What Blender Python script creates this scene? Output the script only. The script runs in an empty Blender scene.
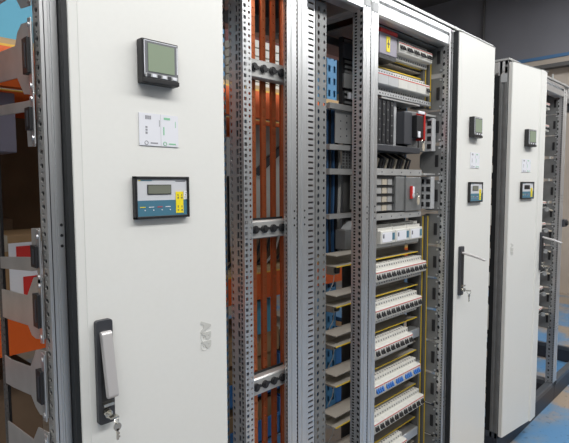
import bpy, math, random
from mathutils import Vector, Matrix
random.seed(7)
R = math.radians
sc = bpy.context.scene
col = sc.collection

# ------------------------------------------------------------------ materials
def new_mat(name):
    m = bpy.data.materials.new(name); m.use_nodes = True
    nt = m.node_tree
    return m, nt, nt.nodes['Principled BSDF']

def mat(name, rgb, rough=.5, metal=0., var=0., scale=30., spec=.5, stretch=(1, 1, 1), bump=0., emit=None, coat=0., alpha=1., trans=0.):
    m, nt, b = new_mat(name)
    b.inputs['Base Color'].default_value = (*rgb, 1)
    b.inputs['Roughness'].default_value = rough
    b.inputs['Metallic'].default_value = metal
    b.inputs['Specular IOR Level'].default_value = spec
    b.inputs['Coat Weight'].default_value = coat
    b.inputs['Transmission Weight'].default_value = trans
    if emit:
        b.inputs['Emission Color'].default_value = (*emit[0], 1)
        b.inputs['Emission Strength'].default_value = emit[1]
    tc = nt.nodes.new('ShaderNodeTexCoord')
    mp = nt.nodes.new('ShaderNodeMapping'); mp.inputs['Scale'].default_value = stretch
    nt.links.new(tc.outputs['Object'], mp.inputs['Vector'])
    no = nt.nodes.new('ShaderNodeTexNoise'); no.inputs['Scale'].default_value = scale
    no.inputs['Detail'].default_value = 4
    nt.links.new(mp.outputs['Vector'], no.inputs['Vector'])
    if var > 0:
        rp = nt.nodes.new('ShaderNodeValToRGB')
        rp.color_ramp.elements[0].position = .3; rp.color_ramp.elements[1].position = .7
        rp.color_ramp.elements[0].color = (*[c * (1 - var) for c in rgb], 1)
        rp.color_ramp.elements[1].color = (*[min(1, c * (1 + var)) for c in rgb], 1)
        nt.links.new(no.outputs['Fac'], rp.inputs['Fac'])
        nt.links.new(rp.outputs['Color'], b.inputs['Base Color'])
    if bump > 0:
        bp = nt.nodes.new('ShaderNodeBump'); bp.inputs['Strength'].default_value = bump
        bp.inputs['Distance'].default_value = .002
        nt.links.new(no.outputs['Fac'], bp.inputs['Height'])
        nt.links.new(bp.outputs['Normal'], b.inputs['Normal'])
    return m

M = {}
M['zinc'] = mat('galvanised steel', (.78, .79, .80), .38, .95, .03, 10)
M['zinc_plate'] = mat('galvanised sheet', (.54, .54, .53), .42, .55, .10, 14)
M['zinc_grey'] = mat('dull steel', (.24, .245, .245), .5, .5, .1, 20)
M['channel'] = mat('grey plastic trunking', (.36, .33, .285), .55, 0, .05, 12)
M['duct_in'] = mat('trunking inside', (.10, .10, .10), .6)
M['door'] = mat('powder coated pale grey', (.785, .785, .755), .38, 0, .008, 90, bump=.02)
M['emblem'] = mat('raised emblem', (.60, .60, .57), .45)
M['gasket'] = mat('black rubber gasket', (.012, .014, .016), .55)
M['black'] = mat('black plastic', (.018, .018, .020), .42)
M['charcoal'] = mat('charcoal plastic', (.045, .047, .055), .45)
M['panel'] = mat('dark grey sheet', (.11, .108, .105), .6, .2, .08, 9)
M['copper'] = mat('copper bar', (.62, .185, .075), .36, .85, .12, 18, stretch=(1, 1, .2))
M['white'] = mat('white plastic', (.63, .62, .58), .45, 0, .03, 40)
M['grey_plastic'] = mat('light grey plastic', (.46, .47, .48), .5, 0, .03, 40)
M['red'] = mat('red plastic', (.60, .03, .025), .45)
M['yellow'] = mat('yellow edging', (.72, .50, .03), .5)
M['bright_yellow'] = mat('yellow sticker', (.88, .72, .02), .5)
M['blue_toggle'] = mat('blue plastic', (.04, .16, .50), .4)
M['screen'] = mat('green lcd', (.27, .33, .24), .22, 0, .02, 10, coat=.3)
M['screen_grey'] = mat('grey lcd', (.19, .20, .16), .22, 0, .02, 10, coat=.3)
M['bezel_clear'] = mat('grey glossy bezel', (.30, .31, .33), .12, .5, coat=.6)
M['panel_grey'] = mat('display panel light grey', (.62, .63, .66), .35)
M['panel_blue'] = mat('display panel teal', (.07, .19, .27), .35)
M['paper'] = mat('white paper label', (.76, .77, .82), .5)
M['ink'] = mat('dark print', (.10, .10, .12), .5)
M['ink_green'] = mat('green print', (.25, .55, .35), .5)
M['lever'] = mat('silver lever', (.60, .58, .58), .32, .35)
M['chrome'] = mat('nickel plating', (.70, .68, .62), .2, 1.)
M['orange'] = mat('orange rack paint', (.80, .13, .015), .42, 0, .06, 5)
M['beam_top'] = mat('yellow beam edge', (.85, .50, .06), .5)
M['rack_blue'] = mat('blue rack paint', (.08, .25, .46), .42, 0, .08, 6)
M['bin_blue'] = mat('blue bin plastic', (.05, .20, .50), .4)
M['sky_blue'] = mat('light blue sheet', (.10, .40, .58), .5, 0, .05, 5)
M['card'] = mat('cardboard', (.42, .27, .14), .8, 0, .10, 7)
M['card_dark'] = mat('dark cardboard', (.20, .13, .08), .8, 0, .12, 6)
M['wood'] = mat('pale board', (.55, .38, .20), .7, 0, .18, 8, stretch=(.2, 3, 3))
M['slatgrey'] = mat('off white slats', (.66, .65, .60), .5, 0, .05, 6)
M['lilac'] = mat('grey violet carton', (.27, .25, .32), .6, 0, .06, 6)
M['maroon'] = mat('dark red sheet', (.13, .035, .035), .6, 0, .1, 5)
M['cable_black'] = mat('black cable', (.015, .016, .02), .45)
M['cable_blue'] = mat('blue cable', (.03, .09, .20), .45)
M['cable_white'] = mat('pale cable', (.55, .55, .53), .45)
M['plinth'] = mat('plinth dark grey', (.030, .034, .045), .5, 0, .1, 12)
M['plinth_light'] = mat('dark painted rail', (.075, .085, .10), .4, .2, .1, 12)
M['print'] = mat('faint print', (.30, .30, .33), .5)
M['skin_beige'] = mat('beige plastic', (.45, .40, .32), .5)
M['purple'] = mat('violet grey fascia', (.30, .28, .34), .4)
M['tan_wall'] = mat('tan plaster', (.56, .46, .37), .8, 0, .10, 1.6)
M['wall_grey'] = mat('grey upper cladding', (.24, .225, .235), .75, 0, .10, .9)
M['stripe_blue'] = mat('blue stripe', (.09, .20, .36), .6)
M['ceil'] = mat('dark ceiling', (.10, .085, .08), .8, 0, .1, 1)
M['back_wall'] = mat('rear wall', (.30, .29, .28), .8, 0, .12, 1)
M['tray'] = mat('dark tray', (.12, .11, .10), .6)

def floor_mat():
    m, nt, b = new_mat('worn blue floor')
    tc = nt.nodes.new('ShaderNodeTexCoord')
    n1 = nt.nodes.new('ShaderNodeTexNoise'); n1.inputs['Scale'].default_value = 1.5; n1.inputs['Detail'].default_value = 8; n1.inputs['Roughness'].default_value = .6
    n2 = nt.nodes.new('ShaderNodeTexNoise'); n2.inputs['Scale'].default_value = 30; n2.inputs['Detail'].default_value = 3
    nt.links.new(tc.outputs['Object'], n1.inputs['Vector']); nt.links.new(tc.outputs['Object'], n2.inputs['Vector'])
    r1 = nt.nodes.new('ShaderNodeValToRGB')
    e = r1.color_ramp.elements
    e[0].position = .42; e[0].color = (.10, .25, .45, 1)
    e[1].position = .55; e[1].color = (.36, .28, .21, 1)
    x = r1.color_ramp.elements.new(.48); x.color = (.16, .26, .38, 1)
    nt.links.new(n1.outputs['Fac'], r1.inputs['Fac'])
    r2 = nt.nodes.new('ShaderNodeValToRGB')
    r2.color_ramp.elements[0].position = .28; r2.color_ramp.elements[0].color = (.55, .55, .55, 1)
    r2.color_ramp.elements[1].position = .40; r2.color_ramp.elements[1].color = (1, 1, 1, 1)
    nt.links.new(n2.outputs['Fac'], r2.inputs['Fac'])
    mx = nt.nodes.new('ShaderNodeMix'); mx.data_type = 'RGBA'; mx.blend_type = 'MULTIPLY'; mx.inputs[0].default_value = 1
    nt.links.new(r1.outputs['Color'], mx.inputs[6]); nt.links.new(r2.outputs['Color'], mx.inputs[7])
    nt.links.new(mx.outputs[2], b.inputs['Base Color'])
    b.inputs['Roughness'].default_value = .38
    return m
M['floor'] = floor_mat()

# ------------------------------------------------------------------ mesh builder
class MB:
    def __init__(s): s.v = []; s.f = []; s.m = []; s.mats = []
    def mi(s, m):
        if m not in s.mats: s.mats.append(m)
        return s.mats.index(m)
    def poly(s, pts, m):
        i = len(s.v); s.v += [tuple(p) for p in pts]; s.f.append(list(range(i, i + len(pts)))); s.m.append(s.mi(m))
    def faces(s, verts, faces, m):
        i = len(s.v); s.v += [tuple(p) for p in verts]; k = s.mi(m)
        for f in faces: s.f.append([i + a for a in f]); s.m.append(k)
    def box(s, x0, x1, y0, y1, z0, z1, m):
        if x0 > x1: x0, x1 = x1, x0
        if y0 > y1: y0, y1 = y1, y0
        if z0 > z1: z0, z1 = z1, z0
        v = [(x0, y0, z0), (x1, y0, z0), (x1, y1, z0), (x0, y1, z0), (x0, y0, z1), (x1, y0, z1), (x1, y1, z1), (x0, y1, z1)]
        s.faces(v, [(0, 3, 2, 1), (4, 5, 6, 7), (0, 1, 5, 4), (1, 2, 6, 5), (2, 3, 7, 6), (3, 0, 4, 7)], m)
    def cbox(s, c, d, m): s.box(c[0] - d[0] / 2, c[0] + d[0] / 2, c[1] - d[1] / 2, c[1] + d[1] / 2, c[2] - d[2] / 2, c[2] + d[2] / 2, m)
    def prism(s, pts, axis, a, b, m):
        # pts: 2D outline; axis x: (y,z) at x=a..b; y: (x,z); z: (x,y)
        def P(p, t): return {'x': (t, p[0], p[1]), 'y': (p[0], t, p[1]), 'z': (p[0], p[1], t)}[axis]
        n = len(pts); v = [P(p, a) for p in pts] + [P(p, b) for p in pts]
        f = [list(range(n))[::-1], list(range(n, 2 * n))] + [(i, (i + 1) % n, n + (i + 1) % n, n + i) for i in range(n)]
        s.faces(v, f, m)
    def cyl(s, c, r, h, axis, m, n=12, r2=None):
        # from c along +axis by h (h may be negative)
        r2 = r if r2 is None else r2
        v = []
        for k, rr in ((0, r), (h, r2)):
            for i in range(n):
                a = 2 * math.pi * i / n; p, q = rr * math.cos(a), rr * math.sin(a)
                v.append({'x': (c[0] + k, c[1] + p, c[2] + q), 'y': (c[0] + p, c[1] + k, c[2] + q), 'z': (c[0] + p, c[1] + q, c[2] + k)}[axis])
        f = [list(range(n))[::-1], list(range(n, 2 * n))] + [(i, (i + 1) % n, n + (i + 1) % n, n + i) for i in range(n)]
        s.faces(v, f, m)
    def tube(s, pts, r, m, n=6):
        pts = [Vector(p) for p in pts]; rings = []
        for i, p in enumerate(pts):
            t = (pts[min(i + 1, len(pts) - 1)] - pts[max(i - 1, 0)]).normalized()
            a = t.orthogonal().normalized() if i == 0 else (rings[-1][1] - t * rings[-1][1].dot(t)).normalized()
            rings.append((p, a, t.cross(a)))
        v = []
        for p, a, b in rings:
            for k in range(n):
                th = 2 * math.pi * k / n; v.append(p + (a * math.cos(th) + b * math.sin(th)) * r)
        f = []
        for i in range(len(pts) - 1):
            for k in range(n):
                f.append((i * n + k, i * n + (k + 1) % n, (i + 1) * n + (k + 1) % n, (i + 1) * n + k))
        f.append(list(range(n))[::-1]); f.append([(len(pts) - 1) * n + k for k in range(n)])
        s.faces(v, f, m)
    def torus(s, c, R_, r, axis, m, n=14, k=6):
        pts = []
        for i in range(n + 1):
            a = 2 * math.pi * i / n; p, q = R_ * math.cos(a), R_ * math.sin(a)
            pts.append({'x': (c[0], c[1] + p, c[2] + q), 'y': (c[0] + p, c[1], c[2] + q)}[axis])
        s.tube(pts, r, m, k)
    def perf(s, o, u, n, z0, z1, cols, m, t=.003, back=True):
        """perforated sheet: o=(x,y) start of the width, u=(ux,uy) unit width direction, n=(nx,ny) unit direction of
        thickness (into the sheet); cols: (width, pitch, [(rw, rh, round)...cycled])"""
        w0 = 0
        for (w, pitch, holes) in cols:
            k = 0; z = z0
            while z < z1 - 1e-6:
                ze = min(z + pitch, z1); rw, rh, rnd = holes[k % len(holes)]; k += 1
                cu, cz = w0 + w / 2, (z + ze) / 2
                hw, hh = w / 2, (ze - z) / 2
                full = ze - z > pitch * .6 and rw > 0
                def P(a, b, d): return (o[0] + u[0] * a + n[0] * d, o[1] + u[1] * a + n[1] * d, b)
                outer = [(hw, 0), (hw, hh), (0, hh), (-hw, hh), (-hw, 0), (-hw, -hh), (0, -hh), (hw, -hh)]
                if not full:
                    sq = [outer[i] for i in (1, 3, 5, 7)]
                    s.faces([P(cu + a, cz + b, 0) for a, b in sq], [(0, 1, 2, 3)], m)
                else:
                    if rnd: inner = [(rw * math.cos(i * math.pi / 4), rh * math.sin(i * math.pi / 4)) for i in range(8)]
                    else: inner = [(rw, 0), (rw, rh), (0, rh), (-rw, rh), (-rw, 0), (-rw, -rh), (0, -rh), (rw, -rh)]
                    v = [P(cu + a, cz + b, 0) for a, b in outer] + [P(cu + a, cz + b, 0) for a, b in inner] + [P(cu + a, cz + b, t) for a, b in inner]
                    f = [(i, (i + 1) % 8, 8 + (i + 1) % 8, 8 + i) for i in range(8)] + [(8 + i, 8 + (i + 1) % 8, 16 + (i + 1) % 8, 16 + i) for i in range(8)]
                    if back:
                        v += [P(cu + a, cz + b, t) for a, b in outer]
                        f += [(24 + i, 16 + i, 16 + (i + 1) % 8, 24 + (i + 1) % 8) for i in range(8)]
                    s.faces(v, f, m)
                z = ze
            w0 += w
    def build(s, name, parent=None, org=(0, 0, 0), bevel=0., smooth=False):
        """verts are in the frame of org; org is given in the frame of the parent"""
        me = bpy.data.meshes.new(name)
        me.from_pydata(s.v, [], s.f)
        for m in s.mats: me.materials.append(M[m])
        me.polygons.foreach_set('material_index', s.m)
        if smooth: me.polygons.foreach_set('use_smooth', [True] * len(s.f))
        me.update()
        o = bpy.data.objects.new(name, me); col.objects.link(o)
        if parent: o.parent = parent
        o.location = org
        if bevel:
            b = o.modifiers.new('edge', 'BEVEL'); b.width = bevel; b.segments = 2; b.limit_method = 'ANGLE'; b.angle_limit = R(40)
        return o

def tag(o, label, cat, group=None, kind=None):
    o['label'] = label; o['category'] = cat
    if group: o['group'] = group
    if kind: o['kind'] = kind
    return o
def thing(name, label, cat, loc=(0, 0, 0), rz=0., group=None):
    o = bpy.data.objects.new(name, None); col.objects.link(o); o.empty_display_size = .05
    o.location = loc; o.rotation_euler = (0, 0, rz)
    return tag(o, label, cat, group)
def struct(name, mb, label=None):
    o = mb.build(name); o['kind'] = 'structure'
    return o
def dup(root, loc, rz=None, label=None, group=None):
    r = root.copy(); col.objects.link(r); r.location = loc
    if rz is not None: r.rotation_euler = (0, 0, rz)
    if label: r['label'] = label
    if group: r['group'] = group
    for ch in list(root.children):
        c = ch.copy(); col.objects.link(c); c.parent = r
        for g in list(ch.children):
            d = g.copy(); col.objects.link(d); d.parent = c
    return r
ORD = ['first', 'second', 'third', 'fourth', 'fifth', 'sixth', 'seventh', 'eighth', 'ninth', 'tenth', 'eleventh', 'twelfth', 'thirteenth']

# ------------------------------------------------------------------ setting
XW = 7.4
b = MB(); b.box(-3.5, XW, -4.5, 5.0, -.05, 0, 'floor'); struct('floor', b)
b = MB(); b.box(XW, XW + .12, -4.5, 5.0, 0, 3.20, 'tan_wall'); b.box(XW + .03, XW + .12, -4.5, 5.0, 3.20, 4.35, 'wall_grey'); struct('wall_right', b)
b = MB(); b.box(XW - .01, XW + .029, -4.5, 5.0, 3.2005, 3.245, 'stripe_blue'); struct('trim_1', b)
b = MB(); b.box(-3.5, XW + .12, 5.0, 5.12, 0, 4.35, 'back_wall'); struct('wall_back', b)
b = MB(); b.box(-3.5, XW + .12, -4.5, 5.12, 4.35, 4.45, 'ceil'); struct('ceiling', b)
# cable tray with brackets along the right wall
b = MB(); b.box(XW - .12, XW - .002, -2, 4.5, 3.055, 3.105, 'tray'); t = tag(b.build('cable_tray'), 'dark cable tray running along the tan wall below the blue stripe', 'cable tray')
b = MB()
for k in range(14): b.box(XW - .11, XW - .09, -1.8 + k * .45, -1.77 + k * .45, 3.0, 3.055, 'tray')
b.build('bracket', t)
b = MB(); b.tube([(XW - .03, 2.14, 4.34), (XW - .03, 2.14, 3.26)], .018, 'tray'); tag(b.build('conduit'), 'thin vertical conduit dropping down the grey upper wall', 'conduit')
b = MB(); b.tube([(XW - .02, 1.18, 2.98), (XW - .02, 1.18, 1.2)], .012, 'slatgrey'); tag(b.build('wall_pipe'), 'thin pale pipe on the tan wall beyond the far cabinets', 'pipe')

# ------------------------------------------------------------------ cabinet pieces
H0, H1 = .10, 2.157            # plinth top, frame top
BIG, SML = (.0065, .0085, True), (.0035, .0042, True)
BIGS, SMLS = (.0065, .0050, True), (.0035, .0028, True)

def post_mb(x0, x1, cols=None, z0=H0, z1=H1, depth=.06, solid=.030):
    """corner post: grooved front face towards the room and a perforated face on its left side"""
    b = MB(); w = x1 - x0
    # front profile (x,y)
    a = x0 + .006
    pr = [(a, solid), (a, .0015), (a + .0015, 0), (x0 + w * .30, 0), (x0 + w * .34, .003), (x0 + w * .44, .003), (x0 + w * .48, 0), (x1 - .0015, 0), (x1, .0015), (x1, solid)]
    b.prism(pr, 'z', z0, z1, 'zinc')
    b.box(x0, a, .0005, .0025, z0, z1, 'zinc')
    cols = cols or [(.012, .0125, [(.0035, .0035, False)]), (depth - .012 - .0, .025, [BIG])]
    b.perf((x0, .001), (0, 1), (1, 0), z0, z1, cols, 'zinc')
    b.box(x0 + .0042, x0 + .0056, .004, .001 + sum(c[0] for c in cols) - .001, z0, z1, 'gasket')  # black backing added to stand for the shade inside the holes
    # triple fixing holes in the front face
    for zc in (.52, 1.40, 2.08):
        for k in (-1, 0, 1): b.cyl((x0 + w * .72, .0003, zc + k * .021), .0032, -.0008, 'y', 'black', 8)
    return b

def bracket_mb(t=.0025, m='zinc_plate'):
    """scalloped side bracket, local: x = face, y = depth from post, z = height"""
    b = MB()
    out = [(0, .064), (.010, .067), (.062, .067), (.078, .058), (.088, .040), (.100, .026), (.100, -.026), (.088, -.042), (.078, -.058), (.062, -.066), (.010, -.067), (0, -.064)]
    b.prism(out, 'x', 0, t, m)
    return b

cabs = {}
def cabinet(key, label, loc):
    cabs[key] = thing('switchgear_cabinet', label, 'electrical cabinet', loc, group='row of switchgear cabinets')
    return cabs[key]
def bp(mb, name, root, bevel=0.):
    """build a part whose vertices are in world coordinates under a root without rotation"""
    L = root.location
    mb.v = [(x - L[0], y - L[1], z - L[2]) for x, y, z in mb.v]
    return mb.build(name, root, bevel=bevel)

def plinth(root, x0, x1, d=.5):
    b = MB(); b.box(x0, x1, 0, .025, 0, H0, 'plinth'); b.box(x0, x1, d - .025, d, 0, H0, 'plinth')
    b.box(x0, x0 + .025, .025, d - .025, 0, H0, 'plinth'); b.box(x1 - .025, x1, .025, d - .025, 0, H0, 'plinth')
    bp(b, 'plinth', root, .002)
def rails(root, x0, x1, d=.5, dz=0.):
    """top and bottom frame: layered rail in front, side rails, roof sheet"""
    b = MB()
    b.prism([(.0, 2.157), (.0, 2.139), (.016, 2.137), (.016, 2.129), (.002, 2.126), (.002, 2.092), (.012, 2.088), (.05, 2.088), (.05, 2.157)], 'x', x0, x1, 'zinc')
    b.box(x0, x1, d - .05, d, 2.09, 2.157, 'zinc_plate'); b.box(x0, x0 + .03, .05, d - .05, 2.10, 2.157, 'zinc_plate'); b.box(x1 - .03, x1, .05, d - .05, 2.10, 2.157, 'zinc_plate')
    b.v = [(x, y, z + dz) for x, y, z in b.v]; bp(b, 'top_rail', root)
    b = MB(); b.box(x0, x1, -.006, d, 2.160, 2.172, 'zinc_plate'); b.box(x0 + .01, x1 - .01, 0, d - .01, 2.157, 2.160, 'black'); b.v = [(x, y, z + dz) for x, y, z in b.v]; bp(b, 'roof_panel', root, .002)
    b = MB()
    b.prism([(.0, .10), (.0, .128), (.006, .132), (.04, .132), (.04, .10)], 'x', x0, x1, 'plinth_light'); b.box(x0, x1, d - .04, d, .10, .132, 'plinth_light')
    b.box(x0, x0 + .03, .04, d - .04, .10, .13, 'plinth_light'); b.box(x1 - .03, x1, .04, d - .04, .10, .13, 'plinth_light')
    bp(b, 'bottom_rail', root)
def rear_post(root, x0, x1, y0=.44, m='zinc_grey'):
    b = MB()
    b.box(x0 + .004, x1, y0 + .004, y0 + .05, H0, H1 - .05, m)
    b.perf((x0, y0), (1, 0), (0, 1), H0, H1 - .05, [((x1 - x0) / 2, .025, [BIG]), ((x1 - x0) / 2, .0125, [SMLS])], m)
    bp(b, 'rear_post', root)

# ------------------------------------------------------------------ doors
def make_door(root, x, y, w, rz, hinge, handle_pull, emblem_z=None, z1=2.150):
    """door part of a cabinet. local x runs along the door from its left edge, y=-.025 is the outer face"""
    z0 = .118
    b = MB(); f = -.025
    s = .018
    if hinge == 'right':      # handle side on the left: folded strip there
        pr = [(0, -.004), (0, f + .006), (.002, f + .003), (s, f + .001), (s + .001, f), (w - .003, f), (w, f + .003), (w, -.004)]
    else:
        s = .088
        pr = [(0, -.004), (0, f + .003), (.003, f), (w - s - .006, f), (w - s, f - .008), (w - .004, f + .004), (w, f + .008), (w, -.004)]
    b.prism(pr, 'z', z0, z1, 'door')
    d = b.build('door', root, (x - root.location[0], y - root.location[1], 0)); d.rotation_euler = (0, 0, rz)
    d['label'] = 'pale grey powder coated door'
    # gasket
    g = MB()
    if hinge == 'right': g.box(-.0095, 0, f + .004, -.0005, z0, z1, 'gasket')
    else: g.box(.004, w - .004, -.004, .006, z0 + .01, z1 - .01, 'gasket')
    g.build('gasket', d)
    c = MB(); c.box(0, w, f - .001, 0, z1, z1 + .004, 'zinc_grey'); c.build('top_edge', d)
    hx = .048 if hinge == 'right' else w - .019
    hw = .0175 if hinge == 'right' else .0165
    # handle plate
    yb = f if hinge == 'right' else f + .001
    p = MB()
    n = 8; out = []
    for cx, cz, a0 in ((hx + hw - .006, 1.222 - .006, 0), (hx - hw + .006, 1.222 - .006, 90), (hx - hw + .006, 1.002 + .006, 180), (hx + hw - .006, 1.002 + .006, 270)):
        for i in range(5): a = R(a0 + i * 22.5); out.append((cx + .006 * math.cos(a), cz + .006 * math.sin(a)))
    p.prism(out, 'y', yb, yb - .012, 'charcoal')
    p.box(hx - hw * .62, hx + hw * .62, yb - .0125, yb - .012, 1.05, 1.20, 'black')
    p.build('handle_plate', d, bevel=.0015)['label'] = 'dark grey handle back plate'
    l = MB()
    lw = hw * .66
    if handle_pull == 'tilted':     # popped slightly out at its lower end
        l.prism([(yb - .010, 1.198), (yb - .018, 1.201), (yb - .024, 1.196), (yb - .046, 1.072), (yb - .042, 1.066), (yb - .034, 1.068)], 'x', hx - lw, hx + lw, 'lever')
    else:                            # standing straight out from the door
        l.prism([(yb - .008, 1.199), (yb - .008, 1.190), (yb - .08, 1.175), (yb - .114, 1.166), (yb - .117, 1.172), (yb - .08, 1.184)], 'x', hx - lw * .75, hx + lw * .75, 'lever')
    l.build('lever', d, bevel=.002)['label'] = 'silver swing lever'
    k = MB(); k.cyl((hx - .002, yb - .012, 1.028), .0085, -.006, 'y', 'chrome', 16); k.cyl((hx - .002, yb - .018, 1.028), .006, -.003, 'y', 'chrome', 16)
    k.box(hx - lw, hx + lw, yb - .024, yb - .012, 1.043, 1.049, 'chrome'); k.build('lock', d)
    if emblem_z:
        ex, zt, size = emblem_z
        cu = bpy.data.curves.new('emblem', 'FONT'); cu.body = 'ABB'; cu.size = size; cu.extrude = .0006; cu.offset = size * .05; cu.space_character = 1.02
        tmp = bpy.data.objects.new('tmp', cu); col.objects.link(tmp)
        bpy.context.view_layer.update()
        me = bpy.data.meshes.new_from_object(tmp.evaluated_get(bpy.context.evaluated_depsgraph_get()))
        bpy.data.objects.remove(tmp)
        me.materials.clear(); me.materials.append(M['emblem'])
        o = bpy.data.objects.new('emblem', me); col.objects.link(o); o.parent = d
        # text x runs downward, text up runs to +x, facing the room
        o.matrix_local = Matrix(((0, 1, 0, ex), (0, 0, -1, f - .0005), (-1, 0, 0, zt), (0, 0, 0, 1)))
        o['label'] = 'raised ABB lettering reading downward'
    return d

def on_door(x, y, rz, u, z, out=0.0256):
    return (x + u * math.cos(rz) + out * math.sin(rz), y + u * math.sin(rz) - out * math.cos(rz), z)

def meter(loc, rz, label):
    """square panel meter with a screen; local: centre at origin, back at y=0"""
    t = thing('panel_meter', label, 'meter', loc, rz, 'square panel meters on the doors')
    b = MB(); b.box(-.0445, .0445, -.022, 0, -.046, .046, 'black'); b.build('housing', t, bevel=.002)
    b = MB()
    b.prism([(-.041, -.033), (.041, -.033), (.041, .042), (-.041, .042)], 'y', -.0245, -.022, 'bezel_clear')
    for x0, x1, z0, z1 in ((-.040, .040, .0405, .0420), (-.041, -.0395, -.030, .041), (.0385, .041, -.020, .038)): b.box(x0, x1, -.0250, -.0245, z0, z1, 'paper')  # pale strips painted as reflections along the glossy rim
    b.build('bezel', t)
    b = MB(); b.box(-.032, .032, -.0260, -.0245, -.022, .036, 'screen'); s = b.build('screen', t); s['label'] = 'grey green screen'
    b = MB(); b.box(-.0435, .0435, -.0265, -.021, -.045, -.036, 'black'); b.build('button_bar', t, bevel=.001)
    b = MB(); b.box(-.039, .039, -.0265, -.0245, -.0345, -.0265, 'grey_plastic'); b.build('key_strip', t)
    for k in range(6):
        b = MB(); b.box(-.036 + k * .0125, -.027 + k * .0125, -.0275, -.0265, -.0335, -.0275, 'paper' if k % 2 else 'charcoal'); b.build('button', t)
    return t
def info_label(loc, rz, label):
    b = MB()
    b.box(-.049, .0035, -.0016, 0, -.035, .035, 'paper'); b.box(.0045, .049, -.0016, 0, -.035, .035, 'paper')
    b.box(.0035, .0045, -.0012, 0, -.035, .035, 'grey_plastic')
    y = -.0019
    for x0, x1, z0, z1, m in ((-.034, -.030, .022, .030, 'print'), (-.029, -.025, .022, .030, 'print'), (-.024, -.020, .022, .030, 'print'), (-.034, -.029, .003, .007, 'print'), (-.034, -.029, -.003, .001, 'print'),
                              (-.034, -.029, -.010, -.005, 'print'), (.000, .0015, .008, .022, 'print'), (-.022, -.004, -.0305, -.0275, 'print'),
                              (.012, .028, .024, .029, 'ink_green'), (.010, .013, -.010, .008, 'ink_green'), (.041, .0425, .008, .022, 'ink_green'), (.024, .042, -.0305, -.0275, 'ink_green')):
        b.box(x0, x1, y, -.0014, z0, z1, m)
    for cx, m in ((-.032, 'print'), (.014, 'ink_green')):
        b.torus((cx, -.0017, -.029), .004, .0008, 'y', m)
    o = b.build('info_label'); o.location = loc; o.rotation_euler = (0, 0, rz)
    return tag(o, label, 'label', 'white two-part labels on the doors')
def display(loc, rz, label, dark=False):
    t = thing('display_unit', label, 'display', loc, rz, 'display panels on the doors')
    b = MB()
    W, Hh = .0690, .0465
    b.box(-W, W, -.012, 0, -Hh, -Hh + .006, 'black'); b.box(-W, W, -.012, 0, Hh - .006, Hh, 'black')
    b.box(-W, -W + .006, -.012, 0, -Hh, Hh, 'black'); b.box(W - .006, W, -.012, 0, -Hh, Hh, 'black'); b.build('frame', t, bevel=.001)
    b = MB(); b.box(-W + .005, W - .005, -.009, 0, -Hh + .005, Hh - .005, 'panel_grey')
    b.box(-W + .006, W - .006, -.0096, -.009, -Hh + .006, -.006, 'panel_blue')
    # two lines of tiny print too small to read in the picture, as plain strokes
    b.box(-W + .010, -W + .014, -.0096, -.009, .0365, .0385, 'bright_yellow')
    b.box(-W + .015, -W + .042, -.0095, -.009, .0365, .0385, 'panel_blue'); b.box(W - .036, W - .010, -.0095, -.009, .0355, .037, 'ink')
    for k, mm in enumerate(('bright_yellow', 'paper', 'red', 'paper')): b.box(-W + .012 + k * .021, -W + .025 + k * .021, -.0102, -.0096, -.0215, -.020, mm)
    for k in range(4): b.cyl((-W + .024 + k * .021, -.0096, -.0275), .0014, -.0006, 'y', 'paper', 8)
    b.build('face_plate', t)
    b = MB(); b.box(-.0385, .021, -.0105, -.009, .007, .0285, 'black'); b.box(-.0370, .0195, -.0112, -.010, .0085, .027, 'black' if dark else 'screen_grey')
    b.build('screen', t)['label'] = 'small rectangular screen'
    b = MB(); b.box(.033, .053, -.0102, -.009, -.036, .0125, 'bright_yellow')
    for i, j in ((0, 0), (1, 0), (0, 1), (1, 1)):
        b.box(.0375 + i * .010, .0405 + i * .010, -.0108, -.0102, -.031 + j * .028, -.028 + j * .028, 'ink')
        b.box(.0380 + i * .010, .0395 + i * .010, -.0108, -.0102, -.024 + j * .026, -.019 + j * .026, 'ink')
    b.build('sticker', t)['label'] = 'yellow four-part warning sticker'
    b = MB(); b.box(.0545, .0635, -.0100, -.009, -.005, .014, 'paper')
    for q in range(3): b.cyl((.0575 + q * .0015, -.0100, .000 + q * .005), .0012, -.0005, 'y', 'ink', 6)
    b.build('white_sticker', t)
    return t
def key(loc, rz, label):
    t = thing('door_key', label, 'key', loc, rz, 'keys in the door locks')
    b = MB(); b.cyl((-.001, 0, 0), .0085, -.006, 'y', 'chrome', 14); b.box(-.0022, .0022, -.016, -.006, -.0012, .0012, 'chrome'); b.box(-.0085, .0085, -.030, -.016, -.0016, .0016, 'chrome'); b.build('key_in_lock', t)
    b = MB(); b.torus((.006, -.022, -.008), .009, .0009, 'x', 'chrome'); b.build('ring', t)
    b = MB(); b.cyl((.008, -.021, -.024), .0085, -.0025, 'y', 'chrome', 14); b.box(.0055, .0105, -.0235, -.021, -.052, -.028, 'chrome'); b.box(.0105, .013, -.0235, -.021, -.048, -.044, 'chrome'); b.box(.0105, .0125, -.0235, -.021, -.041, -.037, 'chrome'); b.build('spare_key', t)
    return t

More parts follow.
